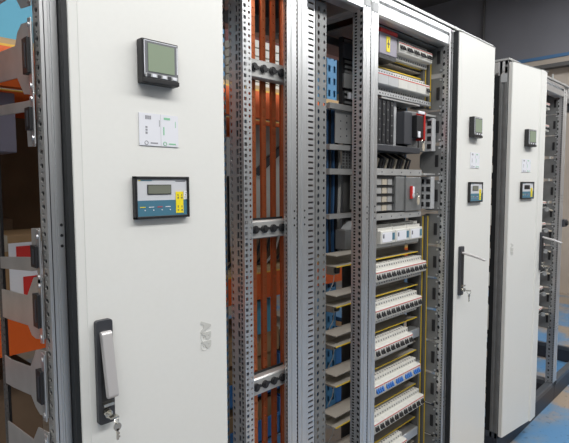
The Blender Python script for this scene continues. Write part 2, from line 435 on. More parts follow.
# ------------------------------------------------------------------ cabinet at the left edge (open)
ra = cabinet('A0', 'open galvanised cabinet frame with scalloped side brackets at the left edge of the picture', (-.10, .25, 0))
plinth(ra, -.55, .358); rails(ra, -.55, .358)
b = MB()
b.box(.3562, .358, .0015, .036, H0, H1, 'gasket')  # added black sheet, makes the strip's holes look shaded
b.perf((.352, .001), (0, 1), (1, 0), H0, H1, [(.036, .0135, [(.0085, .0056, True), (.0045, .0032, True)])], 'zinc_plate'); b.box(.352, .358, 0, .001, H0, H1, 'zinc')
bp(b, 'perforated_strip', ra)
b = MB(); b.perf((.350, .300), (0, 1), (1, 0), H0, H1 - .05, [(.018, .018, [(.0045, .005, True)]), (.018, .0125, [SMLS])], 'panel'); b.box(.352, .357, .302, .34, H0, H1 - .05, 'black')
bp(b, 'rear_post', ra)
X = .346
profiles = [
 [(.30, 1.800), (.127, 1.788), (.110, 1.812), (.085, 1.823), (.029, 1.816), (.029, 1.676), (.085, 1.684), (.123, 1.722), (.30, 1.734)],
 [(.30, 1.683), (.035, 1.667), (.035, 1.576), (.075, 1.578), (.078, 1.648), (.30, 1.660)],
 [(.030, 1.415), (.077, 1.412), (.078, 1.352), (.30, 1.330), (.30, 1.302), (.082, 1.322), (.030, 1.332)],
 [(.30, 1.252), (.249, 1.256), (.119, 1.265), (.095, 1.290), (.075, 1.310), (.060, 1.313), (.025, 1.317), (.025, 1.190), (.075, 1.180), (.100, 1.182), (.121, 1.199), (.259, 1.186), (.30, 1.184)],
 [(.30, 1.090), (.250, 1.091), (.119, 1.109), (.095, 1.135), (.080, 1.155), (.060, 1.161), (.025, 1.165), (.025, 1.025), (.070, 1.018), (.095, 1.026), (.121, 1.044), (.245, 1.025), (.30, 1.02)],
 [(.30, 1.965), (.119, 1.955), (.09, 1.975), (.029, 1.985), (.029, 1.845), (.085, 1.853), (.123, 1.890), (.30, 1.900)],
 [(.30, .925), (.119, .945), (.085, .985), (.025, .995), (.025, .865), (.07, .858), (.121, .885), (.30, .86)]]
for i, p in enumerate(profiles):
    b = MB(); b.prism(p, 'x', X, X + .003, 'zinc_plate'); zt = max(q[1] for q in p); zb = min(q[1] for q in p)
    b.prism([(p_[0], p_[1]) for p_ in ((.016, zb + .004), (.032, zb + .002), (.032, zt - .002), (.016, zt - .004))], 'x', X - .006, X - .003, 'zinc')
    br = bp(b, 'side_bracket', ra, .001)
    zc = (zt + zb) / 2
    hh = .034 if i not in (1, 2) else .022
    c = MB(); c.box(X - .012, X - .001, .022, .050, zc - hh, zc + hh, 'black'); c.box(X - .0135, X - .0115, .030, .038, zc - hh * .7, zc + hh * .7, 'charcoal')
    c.v = [(x - ra.location[0], y - ra.location[1], z - ra.location[2]) for x, y, z in c.v]
    c.build('slot_clip', br, bevel=.001)
    for zz in (zt - .016, zb + .016):
        c = MB(); c.cyl((X - .004 - ra.location[0], .026 - ra.location[1], zz), .005, -.004, 'x', 'zinc', 8); c.build('screw', br)

# ------------------------------------------------------------------ cabinet with the first door and the busbar bay
ca = cabinet('A', 'cabinet with large near door carrying green-screen meter, open busbar bay beside it', (.70, .25, 0))
plinth(ca, .36, 1.062); rails(ca, .36, 1.062)
b = post_mb(.360, .385, cols=[(.04, .0125, [BIGS, SMLS])]); bp(b, 'post', ca)
b = MB(); b.box(.3855, .400, .0, .030, H0, H1, 'gasket'); bp(b, 'seal_strip', ca)
make_door(ca, .395, 0, .378, 0, 'right', 'tilted', (.298, 1.164, .039))
# perforated divider upright beside the door
b = MB()
b.perf((.856, 0), (1, 0), (0, 1), H0, H1, [(.015, .015, [(.0045, .0048, False), (.0035, .003, False)]), (.015, .015, [(.003, .003, True), (.0045, .0045, True)])], 'zinc')
b.perf((.856, .0), (0, 1), (1, 0), H0, H1, [(.008, .5, [(0, 0, False)]), (.012, .0125, [(.0042, .0042, False)]), (.012, .025, [(.004, .0085, False)]), (.012, .5, [(0, 0, False)]), (.014, .0185, [(.0050, .0058, True)])], 'zinc')
b.box(.868, .884, .052, .056, H0, H1, 'zinc_grey'); b.box(.861, .866, .003, .055, H0, H1, 'charcoal')
bp(b, 'perforated_upright', ca)
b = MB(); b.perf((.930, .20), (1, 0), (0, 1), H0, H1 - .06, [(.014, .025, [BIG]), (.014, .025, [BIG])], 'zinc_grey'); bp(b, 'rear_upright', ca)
b = post_mb(1.022, 1.062, cols=[(.012, .0125, [(.003, .003, False)])], solid=.013); bp(b, 'post', ca)
# busbars and their supports
for k in range(4):
    x = .939 + k * .0405; zt = 2.085 - (0, .005, .012, .03)[k]
    b = MB()
    b.box(x + .002, x + .016, .066, .072, .16, zt, 'copper')
    b.perf((x, .064), (1, 0), (0, 1), .16, zt, [(.018, .025, [(.0026, .0026, True)])], 'copper', t=.004)
    b.box(x, x + .018, .0685, .072, .16, zt, 'copper')
    o = bp(b, 'busbar', thing('copper_busbar', '%s copper busbar counted from the perforated upright beside the door' % ORD[k], 'busbar', (x, .065, .16), group='copper busbars'))
for k, (zc, nm) in enumerate(((1.823, 'uppermost'), (1.373, 'middle'), (.915, 'lowest'))):
    t = thing('busbar_support', '%s grey bracket with four black insulators holding the copper busbars' % nm, 'bracket', (.95, .04, zc), group='busbar supports')
    b = MB(); b.prism([(.030, zc - .024), (.030, zc + .020), (.034, zc + .024), (.056, zc + .024), (.056, zc + .020), (.036, zc + .018), (.036, zc - .020), (.056, zc - .022), (.056, zc - .026), (.034, zc - .027)], 'x', .887, 1.058, 'zinc_plate'); bp(b, 'bar', t)
    b = MB(); b.box(.90, 1.058, .057, .0595, zc - .026, zc + .030, 'black'); bp(b, 'insulating_strip', t)
    for j in range(4):
        xx = .9195 + j * .0352
        b = MB(); b.cyl((xx, .030, zc), .0115, -.007, 'y', 'black', 14); b.cyl((xx, .023, zc), .007, -.003, 'y', 'black', 10); bp(b, 'insulator', t)
        b = MB(); b.cyl((xx + .0165, .030, zc + .001), .0042, -.005, 'y', 'black', 8); bp(b, 'peg', t)

# ------------------------------------------------------------------ narrow bay
cb = cabinet('B', 'narrow open cabinet bay with cables and trunking ends between two pairs of steel posts', (1.24, .25, 0))
plinth(cb, 1.066, 1.432); rails(cb, 1.066, 1.432)
b = post_mb(1.067, 1.107); bp(b, 'post', cb)
b = post_mb(1.390, 1.431, cols=[(.020, .021, [(.0062, .0070, True)]), (.024, .0105, [(.0055, .0032, False)])]); bp(b, 'post', cb)
b = MB()
b.perf((1.173, .06), (1, 0), (0, 1), H0, H1 - .07, [(.037, .0185, [(.0125, .0032, False)])], 'zinc')
b.box(1.1712, 1.173, .06, .09, H0, H1 - .07, 'zinc_plate'); bp(b, 'slotted_strip', cb)
b = MB()
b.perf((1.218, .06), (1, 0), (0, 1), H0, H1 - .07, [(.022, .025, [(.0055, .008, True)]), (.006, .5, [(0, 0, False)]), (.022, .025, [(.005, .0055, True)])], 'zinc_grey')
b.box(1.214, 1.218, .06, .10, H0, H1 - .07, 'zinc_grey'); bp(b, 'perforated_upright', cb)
# copper earth bar behind the slotted strip
b = MB(); b.box(1.156, 1.1705, .061, .067, 1.42, 1.84, 'copper'); tag(b.build('earth_bar'), 'dark copper bar beside the slotted strip of the narrow bay', 'busbar')

# ------------------------------------------------------------------ breaker cabinet
cc = cabinet('C', 'open cabinet bay filled with rows of circuit breakers, scalloped brackets down its right side', (1.75, .25, 0))
plinth(cc, 1.435, 2.036); rails(cc, 1.435, 2.036)
b = post_mb(1.436, 1.479); bp(b, 'post', cc)
b = post_mb(2.005, 2.034, cols=[(.010, .0125, [(.003, .003, False)]), (.024, .025, [BIG, SML])]); bp(b, 'post', cc)
b = MB(); b.box(1.44, 1.478, -.002, .0, 2.092, 2.125, 'grey_plastic'); bp(b, 'corner_cap', cc, .002)
b = MB(); b.box(1.395, 1.428, -.002, .0, 2.100, 2.157, 'grey_plastic'); bp(b, 'corner_cap', cb, .002)
b = MB(); b.box(1.56, 2.03, .215, .219, .14, 2.06, 'panel'); bp(b, 'mounting_plate', cc)
b = MB(); b.box(1.49, 2.03, .055, .44, 2.082, 2.087, 'zinc_grey'); bp(b, 'roof_lining', cc)
SLOT_Z = [2.042, 1.889, 1.747, 1.600, 1.450, 1.302, 1.156, 1.013, .869, .723, .577, .429, .285]
proto = None
for i, z in enumerate(SLOT_Z):
    if proto is None:
        bm = bracket_mb(m='zinc_grey'); proto = bm.build('side_bracket', cc, (2.000 - cc.location[0], .026 - cc.location[1], z))
        c = MB(); c.box(-.004, .0, .010, .024, -.026, .026, 'black'); c.build('slot_clip', proto)
        c = MB(); c.cyl((-.001, .005, .056), .004, -.005, 'x', 'zinc', 8); c.build('bolt', proto); c = MB(); c.cyl((-.001, .005, -.056), .004, -.005, 'x', 'zinc', 8); c.build('bolt', proto); c = MB(); c.box(-.004, 0, .02, .075, -.0715, -.0690, 'zinc_plate'); c.build('spacer', proto)
    else:
        o = proto.copy(); col.objects.link(o); o.location = (2.000 - cc.location[0], .026 - cc.location[1], z)
        for g in proto.children:
            d = g.copy(); col.objects.link(d); d.parent = o

# wiring ducts (grey trunking, yellow front edge)
DZ = [1.203, 1.055, .907, .757, .600, .445, .29]
LBL = ['directly under the three white meters', 'under the uppermost full row of breakers', 'under the second full row of breakers', 'under the row ending in bare rail', 'under the blue toggle row', 'under the second lowest row of breakers', 'at the very bottom of the bay']
def duct(x0, x1, z, label, h=.040):
    t = thing('wiring_duct', label, 'cable duct', (x0, .135, z), group='horizontal wiring ducts')
    b = MB(); b.box(x0, x1, .101, .170, z - .003, z, 'channel'); b.box(x0, x1, .101, .172, z + h - .003, z + h, 'channel'); b.box(x0, x1, .166, .170, z, z + h - .003, 'channel')
    b.box(x0, x0 + .0, .101, .17, z, z + h, 'channel') if False else None
    bp(b, 'trunking', t)
    b = MB(); b.box(x0, x1, .098, .101, z - .0035, z + .0005, 'yellow'); bp(b, 'edge_strip', t)['label'] = 'yellow edge strip'
    return t
for z, l in zip(DZ, LBL): duct(1.375, 1.949, z, 'grey open wiring duct with yellow edge ' + l)
duct(1.60, 1.949, 1.990, 'short upper wiring duct with yellow edge under the red-topped switch', .03)
duct(1.60, 1.949, 1.953, 'thin wiring duct with yellow edge just above the row with white fronts', .025)
for k, (x, s) in enumerate(((1.950, 'inner'), (1.976, 'outer'))):
    t = thing('vertical_wiring_duct', '%s of two upright dark wiring ducts with yellow edges right of the breakers' % s, 'cable duct', (x, .12, .13), group='vertical wiring ducts')
    b = MB(); b.box(x, x + .018, .088 - k * .010, .150, .14, 1.36, 'panel'); b.box(x, x + .018, .088 - k * .010, .150, 1.83, 2.06, 'panel'); bp(b, 'trunking', t)
    b = MB(); b.box(x + .0155, x + .018, .085 - k * .010, .088 - k * .010, .14, 1.36, 'yellow'); b.box(x + .0155, x + .018, .085 - k * .010, .088 - k * .010, 1.83, 2.06, 'yellow'); bp(b, 'edge_strip', t)['label'] = 'yellow edge strip'

# circuit breakers ---------------------------------------------------------
def breaker(w, poles, toggle='black', blank=False, name='circuit_breaker', body='white', red=True):
    """local: origin at left end, back on the rail (y=0), front towards -y, z centred"""
    t = thing(name, 'white breaker', 'circuit breaker')
    b = MB(); g = .0004
    pr = [(0, -.0425), (-.044, -.0425), (-.045, -.041), (-.045, -.024), (-.067, -.0225), (-.070, -.019), (-.070, .019), (-.067, .0225), (-.045, .024), (-.045, .041), (-.044, .0425), (0, .0425)]
    b.prism(pr, 'x', g, w - g, body)
    pw = w / poles
    for i in range(poles):
        c = pw * (i + .5)
        b.cyl((c, -.045, .033), .0034, -.0006, 'y', 'ink', 8); b.cyl((c, -.045, -.033), .0034, -.0006, 'y', 'ink', 8)
        b.cyl((c, -.030, .0425), .0040, .0006, 'z', 'ink', 8)
    if red: b.box(g, w - g, -.0706, -.070, .0145, .0172, 'red')
    b.build('body', t)
    if not blank:
        b = MB()
        for i in range(poles):
            c = pw * (i + .5); c = w / 2 + (c - w / 2) * .78
            b.prism([(-.0702, .009), (-.0702, -.005), (-.077, -.0105), (-.080, -.008), (-.075, .002)], 'x', c - pw * .21, c + pw * .21, toggle)
        b.build('toggle', t)
    return t
P2 = breaker(.0350, 2); P3 = breaker(.0525, 3); P4 = breaker(.070, 4, 'blue_toggle'); PB = breaker(.070, 4, blank=True, name='module_device', body='grey_plastic'); PBW = breaker(.070, 4, blank=True, name='module_device')
protos = {P2: 0, P3: 0, P4: 0, PB: 0, PBW: 0}
def put(p, loc, label, group):
    if protos[p] == 0: protos[p] = 1; p.location = loc; p['label'] = label; p['group'] = group; return p
    protos[p] += 1
    return dup(p, loc, None, label, group)
YB = .125
def rail(x0, x1, z, label):
    t = thing('mounting_rail', label, 'rail', (x0, YB, z), group='mounting rails')
    b = MB(); b.prism([(.126, z - .0175), (.126, z - .0125), (.132, z - .0125), (.132, z + .0125), (.126, z + .0125), (.126, z + .0175), (.127, z + .0175), (.127, z + .0138), (.1335, z + .0138), (.1335, z - .0138), (.127, z - .0138), (.127, z - .0175)], 'x', x0, x1, 'zinc')
    bp(b, 'rail', t)
    if x1 < 1.95 and label.startswith('bare'):
        b = MB(); b.box(x0 + (x1 - x0) * .0, x1, .080, .082, z - .018, z + .018, 'zinc'); b.box(x0, x1, .082, .126, z + .0178, z + .0195, 'zinc'); bp(b, 'cover_rail', t)
RZ = [1.1435, .9935, .8435, .6925, .5405, .3900]
RNAME = ['row just under the energy meters', 'second row under the energy meters', 'short row ending in bare rail', 'blue toggle row', 'long row under the blue toggles', 'lowest row of the bay']
X0 = 1.560
rows = [(11, 1.946), (10, 1.911), (8, 1.841), (0, 1.9), (11, 1.946), (7, 1.806)]
for r, (n, xe) in enumerate(rows):
    z = RZ[r]
    if r == 3:
        for i in range(5): put(P4, (X0 + i * .0702, YB, z), 'wide white breaker with blue toggles, %s from left in the blue-toggle row' % ORD[i], 'wide breakers with blue toggles')
        rail(1.912, 1.948, z, 'bare galvanised rail end right of the blue toggle row')
        continue
    for i in range(n):
        put(P2, (X0 + i * .0351, YB, z), 'white black-toggle breaker %s from left, %s' % (ORD[i], RNAME[r]), 'breakers ' + RNAME[r])
    if r == 2: rail(X0 + n * .0351, 1.940, z, 'bare galvanised rail end right of the third breaker row')
    if r == 5: rail(X0 + n * .0351, 1.940, z, 'bare galvanised rail end right of the lowest breaker row')
# second row from the top: blank fronts, one toggle breaker at the end
z = 1.896
for i in range(5):
    put(PB if i < 2 else PBW, (1.560 + i * .0702, YB, z), '%s module without toggle, %s from the left under the red-topped switch' % ('grey' if i < 2 else 'white', ORD[i]), 'toggle-less modules near the top')
put(P2, (1.560 + 5 * .0702, YB, z), 'white breaker with black toggles at the right end of the toggle-less modules', 'toggle-less modules near the top')
b = MB(); b.box(1.555, 1.970, .062, .064, 1.835, 1.852, 'zinc'); b.box(1.555, 1.970, .064, .125, 1.835, 1.8365, 'zinc')
for k in range(22): b.cyl((1.565 + k * .0185, .062, 1.8435), .003, -.0006, 'y', 'ink', 8)
tag(b.build('terminal_strip'), 'pale strip with screw holes under the upper white modules', 'terminal strip')
# top row
z = 2.034
for i in range(5): put(P3, (1.700 + i * .0527, YB, z), 'wide white breaker with black toggles, %s from the left in the topmost row' % ORD[i], 'breakers in the topmost row')
t = thing('switch_disconnector', 'violet grey switch with red top and yellow label beside the topmost breakers', 'switch', (1.63, .09, 2.03))
b = MB(); b.box(1.572, 1.690, .058, .125, 1.988, 2.066, 'purple'); bp(b, 'body', t, .002)
b = MB(); b.box(1.572, 1.690, .055, .125, 2.066, 2.080, 'red'); bp(b, 'red_top', t, .001)['label'] = 'red top strip'
b = MB(); b.box(1.616, 1.640, .0565, .058, 2.000, 2.056, 'bright_yellow'); b.box(1.626, 1.630, .0555, .0565, 2.014, 2.044, 'ink'); b.box(1.621, 1.635, .0555, .0565, 2.026, 2.032, 'ink'); bp(b, 'yellow_label', t)
b = MB(); b.box(1.572, 1.688, .060, .125, 1.972, 1.988, 'black'); bp(b, 'terminal_base', t)

# moulded case breakers -----------------------------------------------------
def keyring(x, y, z, label):
    t = thing('key_tag', label, 'key', (x, y, z), group='key tags on the big switches')
    b = MB(); b.torus((x, y, z), .009, .0012, 'y', 'chrome'); bp(b, 'ring', t)
    b = MB(); b.prism([(x - .006, z - .009), (x + .006, z - .009), (x + .010, z - .026), (x + .006, z - .040), (x - .006, z - .040), (x - .010, z - .026)], 'y', y - .003, y, 'skin_beige'); bp(b, 'tag', t)
t = thing('power_breaker', 'big black ribbed power breaker with red-edged handle in upper half of breaker bay', 'circuit breaker', (1.74, .12, 1.74))
b = MB(); b.box(1.585, 1.700, .075, .184, 1.655, 1.825, 'charcoal')
for i in range(4): b.box(1.588 + i * .028, 1.606 + i * .028, .071, .075, 1.66, 1.82, 'black')
for i in range(4):
    for j in range(8): b.box(1.593 + i * .028, 1.600 + i * .028, .0700, .0712, 1.668 + j * .0195, 1.673 + j * .0195, 'zinc_grey' if (i + j) % 2 == 0 else 'charcoal')
bp(b, 'arc_chamber', t)
b = MB(); b.box(1.565, 1.885, .060, .184, 1.628, 1.652, 'charcoal'); bp(b, 'base_block', t, .002)
b = MB(); b.box(1.705, 1.735, .085, .184, 1.655, 1.835, 'grey_plastic'); b.box(1.712, 1.716, .084, .085, 1.66, 1.83, 'charcoal'); bp(b, 'grey_cheek', t)
b = MB(); b.box(1.740, 1.800, .050, .184, 1.660, 1.790, 'charcoal'); b.box(1.800, 1.880, .070, .184, 1.652, 1.800, 'zinc_grey'); bp(b, 'mechanism', t, .003)
b = MB(); b.box(1.812, 1.865, .035, .070, 1.690, 1.780, 'black'); b.box(1.865, 1.872, .030, .070, 1.680, 1.795, 'red'); b.box(1.815, 1.868, .030, .036, 1.785, 1.797, 'paper'); b.box(1.818, 1.835, .031, .036, 1.690, 1.715, 'paper'); bp(b, 'handle', t, .002)['label'] = 'black handle with red edge'
b = MB(); b.box(1.60, 1.885, .066, .184, 1.826, 1.834, 'zinc_plate'); bp(b, 'top_cover', t)
keyring(1.845, .025, 1.675, 'pale key tag hanging from handle of the big black power breaker')
t = thing('power_breaker', 'power breaker with beige terminals and grey mechanism behind clear cover, above the white meters', 'circuit breaker', (1.74, .12, 1.46))
b = MB(); b.box(1.575, 1.695, .085, .184, 1.392, 1.530, 'charcoal')
for j in range(4):
    zz = 1.397 + j * .0335
    for i in range(3): b.box(1.580 + i * .038, 1.612 + i * .038, .070, .085, zz, zz + .024, ('zinc_plate', 'skin_beige', 'zinc_plate')[i])
    b.box(1.576, 1.696, .066, .085, zz + .0255, zz + .030, 'black')
bp(b, 'terminals', t)
b = MB(); b.box(1.700, 1.765, .060, .184, 1.392, 1.530, 'zinc_grey'); b.box(1.765, 1.885, .052, .184, 1.390, 1.528, 'zinc_grey'); bp(b, 'mechanism', t, .002)
b = MB(); b.box(1.792, 1.801, .042, .052, 1.440, 1.492, 'red'); b.box(1.801, 1.816, .042, .052, 1.462, 1.490, 'paper'); b.cyl((1.806, .052, 1.452), .010, -.012, 'y', 'grey_plastic', 10); bp(b, 'handle', t, .002)
b = MB(); b.box(1.49, 1.90, .060, .085, 1.535, 1.560, 'zinc_plate'); b.box(1.49, 1.90, .060, .085, 1.362, 1.386, 'zinc_plate')
for k in range(6):
    for zz in (1.547, 1.374): b.cyl((1.53 + k * .07, .060, zz), .003, -.0008, 'y', 'ink', 8)
bp(b, 'mounting_bar', t)
keyring(1.838, .040, 1.455, 'pale key tag hanging on the grey power breaker above the white meters')
for zz, w_ in ((1.71, 'upper'), (1.46, 'lower')):
    t = thing('contact_module', '%s grey block of black contacts against right side brackets' % w_, 'contact block', (1.98, .06, zz))
    b = MB(); b.box(1.958, 1.990, .046, .116, zz - .068, zz + .072, 'grey_plastic'); b.box(1.930, 1.958, .090, .116, zz - .068, zz + .072, 'zinc_grey'); bp(b, 'housing', t, .0015)
    for j in range(4):
        for q in range(2):
            b = MB(); b.box(1.9555, 1.958, .050 + q * .030, .068 + q * .030, zz - .058 + j * .033, zz - .038 + j * .033, 'black'); bp(b, 'contact', t)
    b = MB(); b.box(1.90, 1.998, .05, .14, zz + .078, zz + .086, 'zinc_plate'); bp(b, 'cover_plate', t)

# wiring harness pieces between the big breakers
for k in range(14):
    x = 1.60 + k * .022; b = MB()
    b.tube([(x, .16, 1.845), (x + .004, .12, 1.842), (x + .006, .115, 1.838), (x + .002, .15, 1.826)], .004, ('cable_black', 'zinc_grey', 'cable_black')[k % 3])
    tag(b.build('connecting_cable'), 'short wire at the terminals above the big black power breaker', 'cable', 'wires above the big black power breaker'); b = MB()
    b.tube([(x, .16, 1.628), (x + .003, .11, 1.60), (x, .12, 1.562)], .0055, ('cable_black', 'charcoal', 'skin_beige')[k % 3])
    tag(b.build('connecting_cable'), 'short wire at the terminals below the big black power breaker', 'cable', 'wires below the big black power breaker')
# energy meters
em = None
for i in range(3):
    x = 1.600 + i * .1075
    l = 'white energy meter with bluish label, %s of the three above the breaker rows' % ('leftmost', 'middle', 'rightmost')[i]
    if em is None:
        em = thing('energy_meter', l, 'energy meter', (x, YB, 1.293), group='white energy meters')
        b = MB()
        b.prism([(0, -.043), (-.043, -.043), (-.043, -.026), (-.060, -.026), (-.062, -.024), (-.062, .022), (-.060, .024), (-.048, .024), (-.048, .036), (-.036, .036), (-.036, .048), (0, .048)], 'x', .0005, .105, 'white')
        for k in range(6): b.box(.010 + k * .016, .020 + k * .016, -.046, -.040, .036, .0366, 'ink'); b.box(.010 + k * .016, .020 + k * .016, -.030, -.022, .048, .0486, 'ink')
        b.build('housing', em)
        b = MB(); b.box(.012, .080, -.0635, -.062, -.020, .018, 'paper'); b.box(.084, .100, -.0632, -.062, -.014, .014, 'panel_blue'); b.box(.016, .024, -.0640, -.0635, -.004, .012, 'ink'); b.build('label_plate', em)
    else: dup(em, (x, YB, 1.293), None, l)

# items seen through the narrow bay ------------------------------------------
t = thing('terminal_stack', 'tall black stack of ribbed terminals with grey covers, high in the narrow bay', 'terminal block', (1.57, .22, 2.03))
b = MB(); b.box(1.526, 1.618, .195, .214, 1.810, 2.065, 'black')
for k in range(13): b.box(1.535, 1.608, .189, .195, 1.814 + k * .0193, 1.822 + k * .0195, 'zinc_grey')
bp(b, 'body', t)
b = MB(); b.box(1.518, 1.620, .180, .189, 1.983, 2.040, 'charcoal'); bp(b, 'cover', t, .002)
b = MB(); b.box(1.518, 1.620, .180, .189, 1.870, 1.925, 'zinc_grey'); bp(b, 'cover', t, .002)
for k in range(2):
    b = MB(); b.box(1.548 + k * .026, 1.558 + k * .026, .178, .188, 1.832, 1.855, 'paper'); bp(b, 'marker', t)
b = MB(); b.box(1.468, 1.60, .26, .264, 2.05, 2.08, 'panel'); bp(b, 'inner_panel', cc)
for (x0, x1, z0, z1) in ((1.44, 1.62, 1.785, 1.806), (1.44, 1.62, 1.632, 1.652), (1.44, 1.62, 1.538, 1.560), (1.44, 1.62, 1.368, 1.386)):
    b = MB(); b.box(x0, x1, .186, .213, z0, z1, 'zinc_plate'); bp(b, 'crossbar', cc)
b = MB(); b.box(1.490, 1.62, .200, .203, 1.660, 1.790, 'zinc_plate')
for q in range(4): b.cyl((1.560, .200, 1.690 + q * .026), .004, -.001, 'y', 'ink', 8)
for q in range(3): b.cyl((1.522, .200, 1.685 + q * .030), .003, -.001, 'y', 'ink', 8)
bp(b, 'drilled_plate', cc)
b = MB(); b.box(1.585, 1.625, .196, .200, 1.400, 1.535, 'slatgrey'); b.cyl((1.598, .196, 1.43), .003, -.001, 'y', 'ink', 8); b.cyl((1.598, .196, 1.49), .003, -.001, 'y', 'ink', 8); bp(b, 'pale_plate', cc)
b = MB(); b.perf((1.530, .198), (1, 0), (0, 1), 1.562, 1.632, [(.02, .012, [(.006, .004, False)])] * 4, 'zinc_grey'); bp(b, 'vented_plate', cc)
t = thing('junction_box', 'grey box with sloping lid above the trunking ends of the narrow bay', 'box', (1.57, .19, 1.29))
b = MB(); b.box(1.510, 1.625, .165, .214, 1.245, 1.322, 'zinc_grey'); bp(b, 'body', t, .002)
b = MB(); b.prism([(1.545, 1.322), (1.625, 1.322), (1.625, 1.352), (1.575, 1.352)], 'y', .17, .214, 'grey_plastic'); bp(b, 'lid', t)
for k in range(12):
    x = 1.466 + (k % 6) * .019 + random.uniform(-.002, .002); y = .24 + (k // 6) * .035
    b = MB(); b.tube([(x, y, 1.80), (x + random.uniform(-.002, .002), y, 1.66), (x + random.uniform(-.002, .002), y - .004, 1.5), (x + random.uniform(-.002, .002), y, 1.36), (x - .004, y - .006, 1.22)], .0075, ('cable_black', 'cable_blue', 'cable_black', 'cable_blue', 'cable_black', 'cable_white')[k % 6 if k != 11 else 0])
    tag(b.build('hanging_cable'), 'dark cable in the vertical bundle hanging inside the narrow bay', 'cable', 'cable bundle in the narrow bay')
CN = ['uppermost', 'second', 'third', 'fourth', 'lowest']
for k, z in enumerate(DZ[:5]):
    t = thing('cable_connector', '%s beige connector under the open trunking ends in the narrow bay' % CN[k], 'connector', (1.49, .19, z - .06), group='connectors under the trunking')
    b = MB(); b.box(1.455, 1.495, .180, .215, z - .052, z - .012, 'skin_beige'); b.box(1.462, 1.488, .172, .180, z - .046, z - .020, 'charcoal'); bp(b, 'block', t, .002)
    b = MB(); b.tube([(1.47, .185, z - .05), (1.455, .18, z - .085), (1.44, .19, z - .12), (1.45, .20, z - .15)], .0018, 'cable_white'); bp(b, 'lead', t)

# ------------------------------------------------------------------ second door cabinet
cd = cabinet('D', 'cabinet with closed pale door, lever standing straight out, beside the breaker bay', (2.25, .25, 0))
plinth(cd, 2.038, 2.450); rails(cd, 2.038, 2.450)
b = post_mb(2.036, 2.046, cols=[(.04, .0125, [SMLS])]); bp(b, 'post', cd)
make_door(cd, 2.052, 0, .376, 0, 'right', 'out')
# ------------------------------------------------------------------ far group
ce = cabinet('E', 'far cabinet with slightly open pale door, set apart by a dark gap', (3.15, .25, 0))
plinth(ce, 2.662, 3.668); rails(ce, 2.662, 3.668, dz=-.020)
b = MB()
b.prism([(2.662, .042), (2.662, .030), (2.667, .027), (2.667, .019), (2.662, .016), (2.662, .002), (2.664, 0), (2.700, 0), (2.700, .042)], 'z', H0, H1 - .02, 'zinc_grey'); bp(b, 'post', ce)
b = MB(); b.box(2.660, 2.664, .004, .036, 2.03, 2.075, 'grey_plastic'); bp(b, 'corner_cap', ce)
b = MB(); b.perf((2.666, .043), (0, 1), (1, 0), H0, H1 - .09, [(.022, .5, [(0, 0, False)]), (.026, .085, [(.009, .024, False)]), (.04, .5, [(0, 0, False)])], 'gasket'); bp(b, 'perforated_strip', ce)  # black strip added to stand for the shaded depth of the gap
b = post_mb(3.628, 3.668, cols=[(.012, .0125, [(.0035, .0035, False)]), (.036, .025, [BIG, SML])]); bp(b, 'post', ce)
for z0, z1 in ((1.275, 1.385), (1.095, 1.150), (.945, 1.02), (.70, .84), (1.56, 1.60)):
    b = MB(); b.box(2.6632, 2.6655, .066, .079, z0, z1, 'slatgrey'); bp(b, 'gap_backdrop', ce)  # added pale pieces, standing in for bright background seen through the gap
A3 = -R(7); X3, Y3, W3 = 2.664, 0., .400
make_door(ce, X3, Y3, W3, A3, 'left', 'out', (.034, 1.182, .036), 2.128)
zs = [2.03, 1.89, 1.75, 1.60, 1.45, 1.30, 1.155, 1.01, .865, .72, .575]
p2 = None
for i, z in enumerate(zs):
    if i in (3,):
        pass
    o = proto.copy(); col.objects.link(o); o.parent = ce; o.location = (3.618 - ce.location[0], .030 - ce.location[1], z)
    for g in proto.children: d = g.copy(); col.objects.link(d); d.parent = o
# breakers by the right end of that bay and the rods on its brackets
for i, z in enumerate((2.0, 1.86, 1.36, 1.22, 1.08, .93, .79, .65)):
    for k in range(3):
        put(P2, (3.430 + k * .0351, YB, z), 'white breaker in far open bay, %s of its row, %s row from top' % (('left one', 'middle one', 'right one')[k], ORD[i]), 'breakers in the far bay')
    if i > 1:
        t = thing('cable_lug', 'beige lug with pointed rod in far open bay, %s from the top' % ORD[i - 2], 'connector', (3.575, .05, z - .03), group='lugs in the far bay')
        b = MB(); b.tube([(3.555, .05, z - .03), (3.575, .045, z - .035), (3.606, .04, z - .04)], .006, 'skin_beige', 6); bp(b, 'rod', t)
        b = MB(); b.cyl((3.537, .05, z - .03), .016, .02, 'x', 'grey_plastic', 8, .006); bp(b, 'cone', t)
cf = cabinet('F', 'last open cabinet frame at the right edge of the picture', (4.1, .25, 0))
plinth(cf, 3.671, 4.55); rails(cf, 3.671, 4.55, dz=-.020)
b = post_mb(3.671, 3.706); bp(b, 'post', cf)
b = post_mb(4.51, 4.55); bp(b, 'post', cf)
rear_post(cf, 4.50, 4.54, .40)
b = MB(); b.box(3.700, 3.775, -.012, .02, 1.205, 1.255, 'charcoal'); b.cyl((3.745, -.012, 1.23), .016, -.012, 'y', 'black', 12); bp(b, 'latch', cf, .002)

